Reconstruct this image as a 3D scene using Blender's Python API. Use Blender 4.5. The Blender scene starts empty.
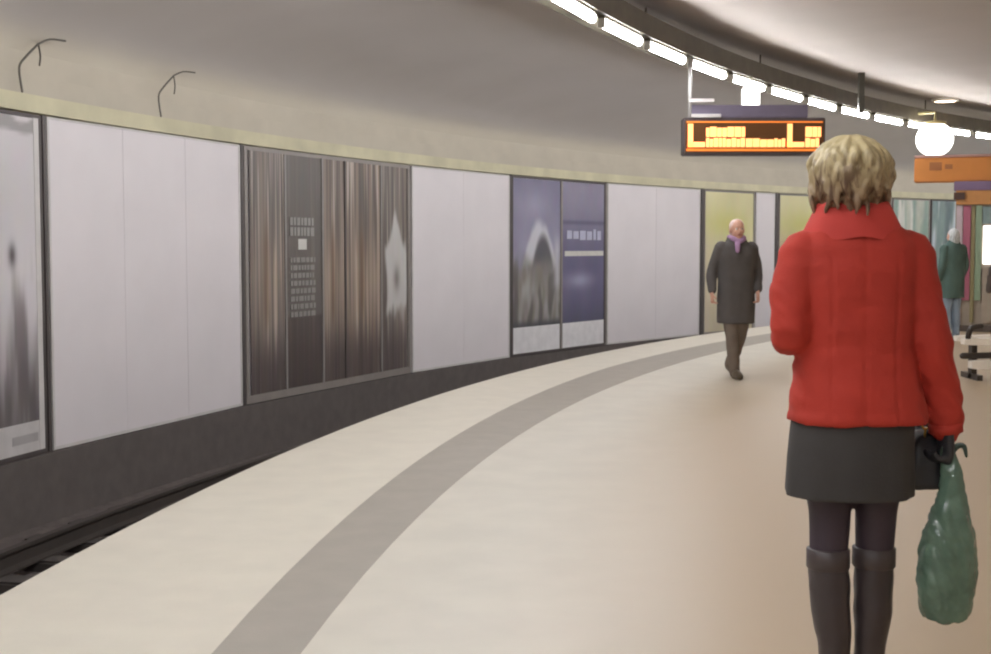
import bpy, bmesh, math, random
from mathutils import Vector, Matrix, noise
random.seed(7)
S = bpy.context.scene
COL = S.collection
PI = math.pi
CX, CY = 34.74, 1.51            # centre of the curve that platform, track and walls follow
CEIL = 4.25

# ------------------------------------------------------------------ materials
def lin(c):
    return tuple(((v/255)/12.92 if v/255 <= .04045 else ((v/255+.055)/1.055)**2.4) for v in c)
MATS = {}
def mat(name, rgb, rough=.6, metal=0, var=.06, scale=6, bump=0, bscale=40, emit=0, sheen=0, trans=0, alpha=1, coat=0):
    if name in MATS: return MATS[name]
    m = bpy.data.materials.new(name); m.use_nodes = True
    nt = m.node_tree; N = nt.nodes; L = nt.links
    b = N['Principled BSDF']; c = lin(rgb)
    b.inputs['Roughness'].default_value = rough; b.inputs['Metallic'].default_value = metal
    tc = N.new('ShaderNodeTexCoord')
    nz = N.new('ShaderNodeTexNoise'); nz.inputs['Scale'].default_value = scale; nz.inputs['Detail'].default_value = 5
    L.new(tc.outputs['Object'], nz.inputs['Vector'])
    r = N.new('ShaderNodeValToRGB')
    r.color_ramp.elements[0].position = .3; r.color_ramp.elements[1].position = .7
    r.color_ramp.elements[0].color = (*[max(0, v*(1-var)) for v in c], 1)
    r.color_ramp.elements[1].color = (*[min(1, v*(1+var)) for v in c], 1)
    L.new(nz.outputs['Fac'], r.inputs['Fac']); L.new(r.outputs['Color'], b.inputs['Base Color'])
    if bump:
        n2 = N.new('ShaderNodeTexNoise'); n2.inputs['Scale'].default_value = bscale; n2.inputs['Detail'].default_value = 4
        L.new(tc.outputs['Object'], n2.inputs['Vector'])
        bp = N.new('ShaderNodeBump'); bp.inputs['Strength'].default_value = bump; bp.inputs['Distance'].default_value = .01
        L.new(n2.outputs['Fac'], bp.inputs['Height']); L.new(bp.outputs['Normal'], b.inputs['Normal'])
    if emit:
        b.inputs['Emission Color'].default_value = (*c, 1); b.inputs['Emission Strength'].default_value = emit
    if sheen: b.inputs['Sheen Weight'].default_value = sheen
    if trans: b.inputs['Transmission Weight'].default_value = trans
    if alpha < 1: b.inputs['Alpha'].default_value = alpha
    if coat: b.inputs['Coat Weight'].default_value = coat
    MATS[name] = m; return m

def art_mat(name, rough=.45):
    m = bpy.data.materials.new(name); m.use_nodes = True
    nt = m.node_tree; b = nt.nodes['Principled BSDF']; b.inputs['Roughness'].default_value = rough
    a = nt.nodes.new('ShaderNodeVertexColor'); a.layer_name = 'art'
    nz = nt.nodes.new('ShaderNodeTexNoise'); nz.inputs['Scale'].default_value = 9
    mx = nt.nodes.new('ShaderNodeMixRGB'); mx.blend_type = 'SOFT_LIGHT'; mx.inputs[0].default_value = .12
    nt.links.new(a.outputs['Color'], mx.inputs[1]); nt.links.new(nz.outputs['Color'], mx.inputs[2])
    nt.links.new(mx.outputs[0], b.inputs['Base Color'])
    return m

# ------------------------------------------------------------------ mesh helpers
def link(name, me, m=None, parent=None, smooth=False):
    o = bpy.data.objects.new(name, me); COL.objects.link(o)
    if m: me.materials.append(m)
    if parent: o.parent = parent
    if smooth:
        for p in me.polygons: p.use_smooth = True
    return o
def obj(name, bm, m=None, parent=None, smooth=False):
    bmesh.ops.recalc_face_normals(bm, faces=bm.faces[:])
    me = bpy.data.meshes.new(name); bm.to_mesh(me); bm.free()
    return link(name, me, m, parent, smooth)
def tag(o, label, cat, group=None, kind=None):
    o['label'] = label; o['category'] = cat
    if group: o['group'] = group
    if kind: o['kind'] = kind
    return o
def thing(name, label, cat, loc=(0, 0, 0), rz=0, group=None):
    o = bpy.data.objects.new(name, None); COL.objects.link(o)
    o.empty_display_size = .1; o.location = loc; o.rotation_euler = (0, 0, rz)
    return tag(o, label, cat, group)
def box(bm, x0, x1, y0, y1, z0, z1, bev=0):
    vs = [bm.verts.new((x, y, z)) for z in (z0, z1) for y in (y0, y1) for x in (x0, x1)]
    fs = [bm.faces.new([vs[i] for i in f]) for f in ((0,2,3,1),(4,5,7,6),(0,1,5,4),(2,6,7,3),(0,4,6,2),(1,3,7,5))]
    if bev:
        es = list({e for f in fs for e in f.edges})
        bmesh.ops.bevel(bm, geom=es, offset=bev, segments=2, affect='EDGES')
def BX(*a, bev=0):
    bm = bmesh.new(); box(bm, *a, bev=bev); return bm
def bridge(bm, rings, caps=True, closed=False):
    V = [[bm.verts.new(p) for p in r] for r in rings]; n = len(V[0])
    for a, b in zip(V, V[1:]):
        for i in range(n): bm.faces.new((a[i], a[(i+1) % n], b[(i+1) % n], b[i]))
    if caps: bm.faces.new(V[0][::-1]); bm.faces.new(V[-1])
    return V
def loft(bm, rings, n=28, pw=2.2, caps=True, wob=None):
    """horizontal super-ellipse rings (cx, cy, z, rx, ry)"""
    R = []
    for cx, cy, z, rx, ry in rings:
        r = []
        for i in range(n):
            t = 2*PI*i/n; c, s = math.cos(t), math.sin(t)
            k = 1 if not wob else 1+wob(t, z)
            r.append((cx+rx*k*math.copysign(abs(c)**(2/pw), c), cy+ry*k*math.copysign(abs(s)**(2/pw), s), z))
        R.append(r)
    bridge(bm, R, caps)
def tube(bm, pts, rad, n=12, rounded=True, flat=1, up=None, sub=4):
    P = [Vector(p) for p in pts]
    if not isinstance(rad, (list, tuple)): rad = [rad]*len(P)
    if len(P) > 2 and sub > 1:                      # Catmull-Rom smoothing
        Q, RR = [], []
        for i in range(len(P)-1):
            p0, p1, p2, p3 = P[max(i-1, 0)], P[i], P[i+1], P[min(i+2, len(P)-1)]
            for k in range(sub):
                t = k/sub
                Q.append(.5*((2*p1)+(p2-p0)*t+(2*p0-5*p1+4*p2-p3)*t*t+(3*p1-p0-3*p2+p3)*t**3))
                RR.append(rad[i]*(1-t)+rad[i+1]*t)
        Q.append(P[-1]); RR.append(rad[-1]); P, rad = Q, RR
    T = [(P[min(i+1, len(P)-1)]-P[max(i-1, 0)]).normalized() for i in range(len(P))]
    u = Vector(up) if up else (Vector((1, 0, 0)) if abs(T[0].x) < .8 else Vector((0, 1, 0)))
    rings = []
    def ring(c, t, r, u):
        w = t.cross(u).normalized()
        return [tuple(c+u*(r*math.cos(2*PI*i/n))+w*(r*flat*math.sin(2*PI*i/n))) for i in range(n)]
    for i, (p, t, r) in enumerate(zip(P, T, rad)):
        u = (u-t*u.dot(t)).normalized()
        if rounded and i == 0:
            for a in (70, 35): rings.append(ring(p-t*(r*math.sin(math.radians(a))), t, r*math.cos(math.radians(a)), u))
        rings.append(ring(p, t, r, u))
        if rounded and i == len(P)-1:
            for a in (35, 70): rings.append(ring(p+t*(r*math.sin(math.radians(a))), t, r*math.cos(math.radians(a)), u))
    bridge(bm, rings)
def ball(bm, c, r, seg=20):
    M = Matrix.Translation(c) @ Matrix.Diagonal((*(r if isinstance(r, tuple) else (r, r, r)), 1))
    bmesh.ops.create_uvsphere(bm, u_segments=seg, v_segments=seg//2+2, radius=1, matrix=M)
def fuse(bm, voxel, it=3, fac=.5, disp=None):
    """union of overlapping closed shapes into one continuous skin"""
    bmesh.ops.recalc_face_normals(bm, faces=bm.faces[:])
    me = bpy.data.meshes.new('shape'); bm.to_mesh(me); bm.free()
    o = bpy.data.objects.new('shape', me); COL.objects.link(o)
    r = o.modifiers.new('r', 'REMESH'); r.mode = 'VOXEL'; r.voxel_size = voxel
    s = o.modifiers.new('s', 'SMOOTH'); s.factor = fac; s.iterations = it
    dg = bpy.context.evaluated_depsgraph_get(); dg.update()
    new = bpy.data.meshes.new_from_object(o.evaluated_get(dg))
    bpy.data.objects.remove(o); bpy.data.meshes.remove(me)
    new.materials.clear()
    if disp:
        ns = [v.normal.copy() for v in new.vertices]
        for v, nn in zip(new.vertices, ns): v.co += nn*disp(v.co)
    for p in new.polygons: p.use_smooth = True
    return new
def at(R, deg, z=0):
    a = math.radians(deg); return Vector((CX-R*math.cos(a), CY+R*math.sin(a), z))
def sweep(name, prof, d0, d1, m, step=1.0, parent=None, origin=None, smooth=False):
    """closed (radius, height) outline carried along the curve"""
    n = max(2, int(abs(d1-d0)/step)+1); bm = bmesh.new(); o = origin or Vector((0, 0, 0))
    rings = []
    for i in range(n+1):
        d = d0+(d1-d0)*i/n
        rings.append([tuple(at(r(d) if callable(r) else r, d, z)-o) for r, z in prof])
    bridge(bm, rings)
    o = obj(name, bm, m, parent, smooth)
    if smooth: o.data.set_sharp_from_angle(angle=math.radians(35))
    return o
def rect(r0, r1, z0, z1): return [(r0, z0), (r1, z0), (r1, z1), (r0, z1)]
def setting(o): o['kind'] = 'structure'; return o

# ------------------------------------------------------------------ the setting
A0, A1 = -22, 84
def RB(d): return 35.88+.31*max(0, min(1, (d-4.5)/18))        # outer side of the grey guide band
def RT(d): return 35.25+.55*(max(0, 32-d)/18)**1.2 if d > 10 else 35.25+.55*(22/18)**1.2+.0*(10-d)   # row of tube lights
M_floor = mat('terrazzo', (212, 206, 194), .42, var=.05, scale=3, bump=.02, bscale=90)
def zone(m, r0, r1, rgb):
    """base colour blends to another tone across the radius of the curve"""
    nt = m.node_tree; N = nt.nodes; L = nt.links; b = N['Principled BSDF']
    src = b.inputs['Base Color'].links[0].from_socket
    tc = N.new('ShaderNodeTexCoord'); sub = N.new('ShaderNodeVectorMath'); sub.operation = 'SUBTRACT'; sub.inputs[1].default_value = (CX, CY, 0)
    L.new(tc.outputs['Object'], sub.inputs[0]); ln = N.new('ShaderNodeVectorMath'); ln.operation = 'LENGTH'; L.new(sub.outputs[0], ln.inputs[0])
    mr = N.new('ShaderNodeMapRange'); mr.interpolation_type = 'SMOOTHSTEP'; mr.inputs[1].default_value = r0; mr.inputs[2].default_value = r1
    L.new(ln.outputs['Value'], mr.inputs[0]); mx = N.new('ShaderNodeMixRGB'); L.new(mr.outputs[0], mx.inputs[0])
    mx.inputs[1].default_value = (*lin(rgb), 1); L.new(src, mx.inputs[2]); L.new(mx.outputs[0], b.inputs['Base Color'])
zone(M_floor, 33.9, 35.2, (178, 158, 131))  # tan towards the inner radius, pale towards the platform edge
M_edge = mat('pale_edge_stone', (216, 209, 195), .5, var=.04, scale=4, bump=.03, bscale=60)
M_band = mat('grey_guide_stone', (164, 157, 147), .5, var=.05, scale=5, bump=.05, bscale=60)
M_side = mat('platform_side', (92, 84, 76), .8, var=.15)
M_bed = mat('track_bed', (104, 95, 92), .95, var=.22, scale=9, bump=.6, bscale=25)
M_low = mat('plinth_dark', (100, 93, 90), .85, var=.1)
M_wall = mat('wall_cream', (196, 188, 172), .75, var=.05, scale=2)
M_trim = mat('yellow_cream_trim', (206, 200, 170), .6, var=.14, scale=1.6)
M_right = mat('wall_right_plaster', (200, 190, 176), .7, var=.05, scale=1.5)

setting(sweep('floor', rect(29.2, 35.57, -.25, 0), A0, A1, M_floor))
setting(sweep('trim_1', rect(35.57, RB, -.25, .001), A0, A1, M_band))
setting(sweep('trim_2', rect(RB, 37.01, -.25, .0), A0, A1, M_edge))
setting(sweep('trim_3', rect(36.55, 36.85, -1.15, -.25), A0, A1, M_side))
setting(sweep('track_bed', rect(36.55, 40.75, -1.4, -1.15), A0, A1, M_bed))
setting(sweep('wall_left', rect(40.5, 40.75, -1.4, 3.24), A0, A1, M_wall))
setting(sweep('baseboard_left', rect(40.36, 40.5, -1.15, -.50), A0, A1, M_low))
setting(sweep('trim_4', rect(40.40, 40.5, 2.68, 2.84), A0, A1, M_trim))
setting(sweep('trim_5', rect(40.42, 40.5, 2.84, 3.02), A0, A1, M_wall))
setting(sweep('wall_right', rect(28.95, 29.2, -.25, CEIL), A0, A1, M_right))

# vaulted ceiling: grey tone over the track, beige tone over the platform
def ceiling_mat():
    m = bpy.data.materials.new('ceiling_paint'); m.use_nodes = True
    nt = m.node_tree; N = nt.nodes; L = nt.links; b = N['Principled BSDF']; b.inputs['Roughness'].default_value = .7
    tc = N.new('ShaderNodeTexCoord'); sub = N.new('ShaderNodeVectorMath'); sub.operation = 'SUBTRACT'
    sub.inputs[1].default_value = (CX, CY, 0)
    L.new(tc.outputs['Object'], sub.inputs[0])
    sp = N.new('ShaderNodeSeparateXYZ'); L.new(sub.outputs[0], sp.inputs[0]); sp0 = sp
    cb = N.new('ShaderNodeCombineXYZ'); L.new(sp.outputs[0], cb.inputs[0]); L.new(sp.outputs[1], cb.inputs[1])
    ln = N.new('ShaderNodeVectorMath'); ln.operation = 'LENGTH'; L.new(cb.outputs[0], ln.inputs[0])
    mr = N.new('ShaderNodeMapRange'); mr.inputs[1].default_value = 35.3; mr.inputs[2].default_value = 35.7
    L.new(ln.outputs['Value'], mr.inputs[0])
    m1 = N.new('ShaderNodeMixRGB'); L.new(mr.outputs[0], m1.inputs[0])
    m1.inputs[1].default_value = (*lin((168, 157, 147)), 1); m1.inputs[2].default_value = (*lin((194, 188, 184)), 1)
    mz = N.new('ShaderNodeMapRange'); mz.interpolation_type = 'SMOOTHSTEP'; mz.inputs[1].default_value = 3.28; mz.inputs[2].default_value = 3.58
    L.new(sp0.outputs[2], mz.inputs[0]); m0 = N.new('ShaderNodeMixRGB'); L.new(mz.outputs[0], m0.inputs[0])
    m0.inputs[1].default_value = (*lin((200, 192, 176)), 1); L.new(m1.outputs[0], m0.inputs[2])
    nz = N.new('ShaderNodeTexNoise'); nz.inputs['Scale'].default_value = .7; nz.inputs['Detail'].default_value = 3
    L.new(tc.outputs['Object'], nz.inputs['Vector'])
    m2 = N.new('ShaderNodeMixRGB'); m2.blend_type = 'SOFT_LIGHT'; m2.inputs[0].default_value = .25
    L.new(m0.outputs[0], m2.inputs[1]); L.new(nz.outputs['Color'], m2.inputs[2])
    bw = N.new('ShaderNodeRGBToBW'); L.new(nz.outputs['Color'], bw.inputs[0]); L.new(bw.outputs[0], m2.inputs[2])
    L.new(m2.outputs[0], b.inputs['Base Color'])
    return m
cp = [(40.5, 3.0), (40.5, 3.24)]+[(35.8+4.7*math.cos(math.radians(a)), 3.24+(CEIL-3.24)*math.sin(math.radians(a))) for a in range(6, 91, 6)]+[(29.2, CEIL)]
top = [(28.95, CEIL+.25), (36, CEIL+.25), (38.2, 4.4), (40, 4.05), (40.75, 3.6), (40.75, 3.24)]
setting(sweep('ceiling', cp[1:]+[(28.95, CEIL)]+top, A0, A1, ceiling_mat(), smooth=True))
for nm, d in (('wall_back', A0), ('wall_front', A1)):
    bm = bmesh.new(); a, e = at(28.95, d), at(40.75, d)
    s = Vector((-(e-a).y, (e-a).x, 0)).normalized()*.1
    bridge(bm, [[tuple(p+Vector((0, 0, z))) for p in (a-s, e-s, e+s, a+s)] for z in (-1.4, CEIL+.3)])
    setting(obj(nm, bm, M_right))

# rails
M_rail = mat('rail_steel', (72, 65, 61), .7, .3)
for R, lab in ((38.0, 'steel rail nearer the platform edge'), (39.43, 'steel rail nearer the billboards')):
    p = [(R-.07, -1.06), (R+.07, -1.06), (R+.07, -1.045), (R+.012, -1.03), (R+.012, -.93), (R+.036, -.92), (R+.036, -.89),
         (R-.036, -.89), (R-.036, -.92), (R-.012, -.93), (R-.012, -1.03), (R-.07, -1.045)]
    tag(sweep('rail', p, A0+1, A1-1, M_rail), lab, 'rail', 'rails in the track trough')
M_slp = mat('sleeper_concrete', (74, 68, 65), .9, var=.12)
sl_me = None
for k in range(76):
    d = -6+k*.95
    if sl_me is None:
        o = obj('railway_sleeper', BX(-1.25, 1.25, -.12, .12, -.16, .09, bev=.02), M_slp); sl_me = o.data
    else:
        o = bpy.data.objects.new('railway_sleeper', sl_me); COL.objects.link(o)
    o.location = at(38.715, d, -1.15); o.rotation_euler = (0, 0, math.radians(-d))
    tag(o, 'dark sleeper under the rails in the sunken track', 'sleeper', 'sleepers in the track trough')

# ------------------------------------------------------------------ billboards on the track wall
M_frame_d = mat('frame_dark', (92, 85, 84), .5, .2)
M_frame_l = mat('frame_pale', (214, 210, 208), .5)
M_frame_g = mat('frame_grey', (150, 143, 138), .5, .2)
M_board = mat('white_board', (232, 226, 229), .5, var=.03, scale=1.2)
ZB, ZT = -.49, 2.66
def mixc(a, b, t):
    t = max(0, min(1, t)); return tuple(x+(y-x)*t for x, y in zip(a, b))
def sm(e0, e1, x):
    t = max(0, min(1, (x-e0)/(e1-e0))); return t*t*(3-2*t)
def fn(x, y, s=0): return noise.noise(Vector((x, y, s*7.3+.37)))
def art_sheet(parent, x0, x1, z0, z1, y, func, name='poster_sheet', nu=60, nv=90):
    bm = bmesh.new(); cl = bm.loops.layers.float_color.new('art'); V = []
    cols = {}
    for j in range(nv+1):
        row = []
        for i in range(nu+1):
            u, v = i/nu, j/nv
            q = bm.verts.new((x0+(x1-x0)*u, y, z0+(z1-z0)*v)); cols[q] = (*lin(func(u, v)), 1); row.append(q)
        V.append(row)
    for j in range(nv):
        for i in range(nu):
            f = bm.faces.new((V[j][i], V[j][i+1], V[j+1][i+1], V[j+1][i]))
            for l in f.loops: l[cl] = cols[l.vert]
    me = bpy.data.meshes.new(name); bm.to_mesh(me); bm.free()
    # real thickness of the printed sheet
    o = link(name, me, ART, parent)
    sol = o.modifiers.new('thick', 'SOLIDIFY'); sol.thickness = .006; sol.offset = -1
    return o
ART = art_mat('printed_paper')
def board(d0, d1, label, name='billboard', cat='billboard', group=None, fl=.035, fr=.035, M=M_frame_d, top=.03, bot=.04):
    a, b = at(40.44, d0), at(40.44, d1); w = (b-a).length; mid = (a+b)/2
    t = thing(name, label, cat, (mid.x, mid.y, ZB), math.atan2((b-a).y, (b-a).x), group)
    H = ZT-ZB
    obj('backing_board', BX(-w/2+.01, w/2-.01, .0, .035, 0.0, H), M_board, t)
    bm = bmesh.new()
    box(bm, -w/2, -w/2+fl, -.036, .0, 0, H); box(bm, w/2-fr, w/2, -.036, .0, 0, H)
    box(bm, -w/2+fl, w/2-fr, -.036, .0, H-top, H); box(bm, -w/2+fl, w/2-fr, -.036, .0, 0, bot)
    obj('frame', bm, M, t)
    return t, w, H

def white_panel(d0, d1, label, seams=1):
    t, w, H = board(d0, d1, label, 'wall_panel', 'wall panel', 'blank white panels on the track wall', .03, .03, M_frame_l, .02, .03)
    e = (w-.06)/(seams+1)
    for k in range(seams+1):
        obj('white_board', BX(-w/2+.03+k*e+.0015, -w/2+.03+(k+1)*e-.0015, -.03, 0, .03, H-.02, bev=.002), M_board, t)
    return t
def post(d, label, w=.05, M=M_frame_d):
    p = at(40.43, d); o = obj('divider_post', BX(-w/2, w/2, -.03, .0, 0, ZT-ZB+.01), M)
    o.location = (p.x, p.y, ZB-.0); o.rotation_euler = (0, 0, math.radians(90-d))
    return tag(o, label, 'post', 'posts between the billboards')

# snowy reed picture
def snow(u, v):
    g = 214-12*fn(u*3, v*4)
    c = (g, g-5, g-2)
    if v > .9: c = mixc(c, (150, 146, 146), sm(.1, .5, fn(u*7, v*18, 2)+.15)*.8)
    st = fn(u*26, v*2.2, 3)
    c = mixc(c, (120, 112, 112), sm(.05, .45, st)*sm(.62, .3, v)*.75)
    dk = sm(.42, .05, v+.16*fn(u*14, v*3, 5))
    c = mixc(c, (104, 96, 98), dk*(.78+.5*fn(u*22, v*4, 6)))
    for px, py in ((.82, .55), (.30, .50), (.60, .47)):
        c = mixc(c, (70, 64, 64), math.exp(-((u-px)/.025)**2-((v-py)/.035)**2)*.9)
    return c
t, w, H = board(12.2, 15.32, 'billboard of grey reeds in snow above a white footer, first billboard at the left')
obj('footer_strip', BX(-w/2+.035, w/2-.035, -.03, 0, .04, .32), mat('footer_white', (208, 204, 203), .5), t)
obj('footer_mark', BX(w/2-.55, w/2-.15, -.034, -.03, .13, .21), mat('footer_grey', (180, 176, 176), .5), t)
art_sheet(t, -w/2+.04, w/2-.12, .32, H-.035, -.03, snow)
obj('pale_edge_strip', BX(w/2-.12, w/2-.04, -.035, 0, .04, H-.03), M_frame_l, t)
post(15.38, 'dark post between the snowy reed billboard and the first white panel', .045)

white_panel(15.46, 20.62, 'widest blank white wall panel, between the snowy reeds and the wooden planks', 2)
white_panel(8.2, 12.1, 'blank white wall panel left of the snowy reed billboard', 1)
post(12.15, 'dark post left of the snowy reed billboard')
post(20.68, 'dark post between the widest white panel and the wooden plank billboard')

# wooden plank picture, five upright sheets
def planks(seed, warm, base, dark=0, plume=False):
    def f(u, v):
        k = fn(u*5+seed, .3, seed); fine = fn(u*22+seed*3, v*1.4, seed+1); gr = fn(u*60, v*3, seed+2)
        c = mixc(base, (138, 124, 114), .5+.8*k)
        c = mixc(c, (205, 192, 180), sm(.08, .42, fine)*.8)
        c = mixc(c, (84, 76, 72), sm(.1, .42, fn(u*17+seed, v*.9+3, seed+4))*.8)
        mid = math.exp(-((v-.45)/.2)**2)*warm
        c = mixc(c, (188, 168, 150), mid*(.55+.7*fine))
        c = mixc(c, (112, 88, 70), warm*math.exp(-((u-.45)/.07)**2)*sm(.2, .35, v)*sm(.8, .6, v)*.8)
        c = mixc(c, (78, 68, 68), sm(.3, .08, v)*.8*(.8+.6*gr))
        c = tuple(x+14*gr for x in c)
        if dark: c = mixc(c, (104, 98, 94) if v > .3 else (84, 74, 72), dark)
        if plume:
            edge = .3+.7*u if u < .55 else 1
            top = .62+.17*math.exp(-((u-.55)/.2)**2)
            m = sm(.25, .33, v+.05*fn(u*9, v*9))*sm(top+.02, top-.05, v+.05*fn(u*8, v*6, 4))*sm(.12, .25, u+.1*fn(v*7, 2))
            c = mixc(c, (204, 202, 200), m*.95)
            c = mixc(c, (120, 112, 108), m*math.exp(-((u-.6)/.12)**2-((v-.45)/.06)**2)*.8)
        return c
    return f
t, w, H = board(20.76, 26.88, 'large billboard of weathered brown wooden planks with a dark text column', M=M_frame_g, top=.05, bot=.1, fl=.06, fr=.06)
def xs(d):                                # board position of an angle on the curve
    a, b = at(40.4, 20.76), at(40.4, 26.88); return (at(40.4, d)-a).dot((b-a).normalized())-w/2
cuts = [xs(20.9), xs(22.02), xs(23.3), xs(24.15), xs(25.6), xs(26.75)]
for k, (sd, wm, bs, dk, pl) in enumerate(((1, .8, (112, 104, 102), 0, 0), (2, .1, (108, 102, 98), .85, 0), (3, 1, (126, 112, 104), 0, 0),
                                           (4, 1, (140, 122, 110), 0, 0), (5, .25, (112, 106, 104), 0, 1))):
    art_sheet(t, cuts[k]+.012, cuts[k+1]-.012, .1, H-.05, -.03, planks(sd, wm, bs, dk, pl), nu=44, nv=70)
for k, c in enumerate(cuts[1:5]):
    obj('sheet_divider', BX(c-.02, c+.02, -.045, 0, .1, H-.05), mat('divider_grey', (150, 145, 142), .5, .2) if k != 2 else M_frame_d, t)
# the text column: heading, square mark, rows too small to read
M_txt = mat('print_grey', (146, 142, 138), .5)
tx0, tx1 = cuts[1]+.1, cuts[2]-.2
zz = lambda py: ZT-ZB-(py-149)/(399-149)*(ZT-ZB)
bm = bmesh.new()
for r0, r1 in ((216, 224), (226, 235)):
    x = tx0
    while x < tx1-.05:
        ww = random.uniform(.05, .1); box(bm, x, min(x+ww, tx1), -.045, -.037, zz(r1), zz(r0)); x += ww+.018
obj('heading_print', bm, mat('print_pale', (156, 153, 149), .5), t)
bm = bmesh.new(); xm = (tx0+tx1)/2; box(bm, xm-.11, xm+.09, -.045, -.037, zz(249), zz(238))
obj('square_mark', bm, mat('print_white', (216, 214, 208), .5), t)
for r in range(8):
    y0 = 257+r*8.0; bm = bmesh.new(); x = tx0
    while x < tx1-.03:
        ww = random.uniform(.04, .12); box(bm, x, min(x+ww, tx1), -.045, -.037, zz(y0+5.2), zz(y0)); x += ww+.015
    obj('text_row', bm, M_txt, t)

white_panel(26.98, 31.38, 'blank white wall panel between the wooden plank and blue winter billboards', 1)
post(31.44, 'dark post left of the blue winter billboard')

def peak(u, v):
    c = mixc((150, 146, 170), (128, 124, 150), sm(.55, 1, v)); c = tuple(x+10*fn(u*4, v*6) for x in c)
    c = mixc(c, (172, 166, 190), math.exp(-((u-.45)/.35)**2-((v-.82)/.1)**2)*.6)
    top = .71-2.3*(abs(u-.56)**2)
    c = mixc(c, (212, 212, 218), sm(top+.05, top-.05, v+.03*fn(u*9, v*9))*.9)
    inn = .62-4.2*(abs(u-.62)**2)
    c = mixc(c, (86, 84, 92), sm(inn+.05, inn-.05, v)*sm(.2, .5, v)*.95)
    c = mixc(c, (134, 128, 120), sm(.52, .36, v+.06*fn(u*8, v*8, 3))*(.8+.4*fn(u*15, v*8, 4)))
    c = mixc(c, (92, 88, 86), sm(.1, .5, fn(u*8, v*5, 8))*sm(.55, .3, v)*.7)
    c = mixc(c, (205, 205, 212), math.exp(-((u-.93)/.07)**2)*sm(.2, .3, v)*sm(.68, .5, v)*.8)
    c = mixc(c, (80, 80, 88), sm(.06, .0, v)*.9)
    return c
def night(u, v):
    c = mixc((108, 104, 134), (144, 138, 160), sm(.45, .9, v)); c = tuple(x+8*fn(u*4, v*5) for x in c)
    c = mixc(c, (80, 76, 104), math.exp(-((v-.715)/.015)**2)*.6)
    c = mixc(c, (170, 168, 196), math.exp(-((u-.42)/.3)**2-((v-.30)/.055)**2)*.9)
    c = mixc(c, (92, 92, 112), sm(.2, .0, v)*.6)
    return c
t, w, H = board(31.5, 36.2, 'blue winter billboard with a snowy peak and a lettered night sheet')
obj('footer_strip', BX(-w/2+.035, -.04, -.03, 0, .04, .5), mat('footer_pale', (234, 232, 234), .5), t)
obj('footer_strip', BX(.04, w/2-.035, -.03, 0, .04, .5), mat('footer_pale', (234, 232, 234), .5), t)
art_sheet(t, -w/2+.04, -.03, .5, H-.035, -.03, peak, nu=50)
art_sheet(t, .03, w/2-.04, .5, H-.035, -.03, night, nu=40)
obj('sheet_divider', BX(-.03, .03, -.05, 0, .04, H-.03), M_frame_g, t)
def letters(parent, x0, x1, z0, z1, y, m, name='lettering', seed=1):
    rr = random.Random(seed); bm = bmesh.new(); x = x0; h = z1-z0
    while x < x1-.2*h:
        ww = min(h*rr.uniform(.5, 1.1), x1-x); box(bm, x, x+ww, y-.004, y, z0+h*rr.choice((0, 0, .1)), z1-h*rr.choice((0, .15, .2))); x += ww+h*.22
    obj(name, bm, m, parent)
M_lt = mat('print_lilac', (190, 190, 212), .5)
zq = lambda py: ZT-ZB-(py-181)/(349-181)*(ZT-ZB)
letters(t, .2, w/2-.12, zq(240), zq(229), -.036, M_lt, 'heading_print', 5)
obj('rule_line', BX(.12, w/2-.08, -.042, -.036, zq(256), zq(251)), mat('print_white', (216, 214, 208), .5), t)

post(36.26, 'pale grey post right of the blue winter billboard', .05, M_frame_g)
white_panel(36.34, 41.4, 'blank white wall panel right of the blue winter billboard, behind the walking man', 1)
post(41.52, 'dark post between the last white panel and the first yellow billboard', .08)

def yellow(seed, low):
    def f(u, v):
        c = mixc((216, 205, 178), (222, 215, 168), sm(.35, .8, v)); c = tuple(x+16*fn(u*3+seed, v*3, seed) for x in c)
        c = mixc(c, (206, 203, 116), math.exp(-((v-.78)/.1)**2-((u-.45)/.4)**2)*.7)
        c = mixc(c, low, sm(.1, .5, fn(u*9+seed, v*2, seed+2))*sm(.75, .45, v)*.7)
        return c
    return f
t, w, H = board(41.65, 44.5, 'olive yellow billboard behind the walking man', group='yellow billboards', M=M_frame_g)
art_sheet(t, -w/2+.04, w/2-.04, .04, H-.035, -.03, yellow(1, (204, 190, 180)), nu=30, nv=50)
t, w, H = board(44.6, 45.7, 'narrow white wall panel between the two yellow billboards', 'wall_panel', 'wall panel', 'blank white panels on the track wall', .02, .02, M_frame_l)
obj('white_board', BX(-w/2+.02, w/2-.02, -.03, 0, .04, H-.03), M_board, t)
post(45.82, 'dark post beside the narrow white wall panel', .1)
t, w, H = board(45.95, 49.4, 'ochre yellow billboard partly hidden by the red jacket', group='yellow billboards', M=M_frame_g)
art_sheet(t, -w/2+.04, w/2-.04, .04, H-.035, -.03, yellow(4, (214, 150, 120)), nu=30, nv=50)
def teal(seed, a, b, c3):
    def f(u, v):
        k = fn(u*6+seed, v*1.2, seed); c = mixc(a, b, sm(-.3, .3, k)); c = mixc(c, c3, sm(.1, .4, fn(u*9, v*2+seed, seed+3)))
        return tuple(x+10*fn(u*20, v*20, seed) for x in c)
    return f
t, w, H = board(49.5, 52.6, 'beige billboard directly behind the blonde hair', M=M_frame_g)
art_sheet(t, -w/2+.04, w/2-.04, .04, H-.035, -.03, teal(2, (200, 190, 170), (180, 176, 160), (210, 206, 196)), nu=30, nv=40)
t, w, H = board(52.7, 54.9, 'pale green and white billboard just right of the blonde hair', M=M_frame_g)
art_sheet(t, -w/2+.04, w/2-.04, .04, H-.035, -.03, teal(5, (196, 200, 186), (150, 172, 160), (222, 220, 212)), nu=30, nv=40)
t, w, H = board(55.0, 57.4, 'grey teal billboard behind the person in dark green', M=M_frame_d)
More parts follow.
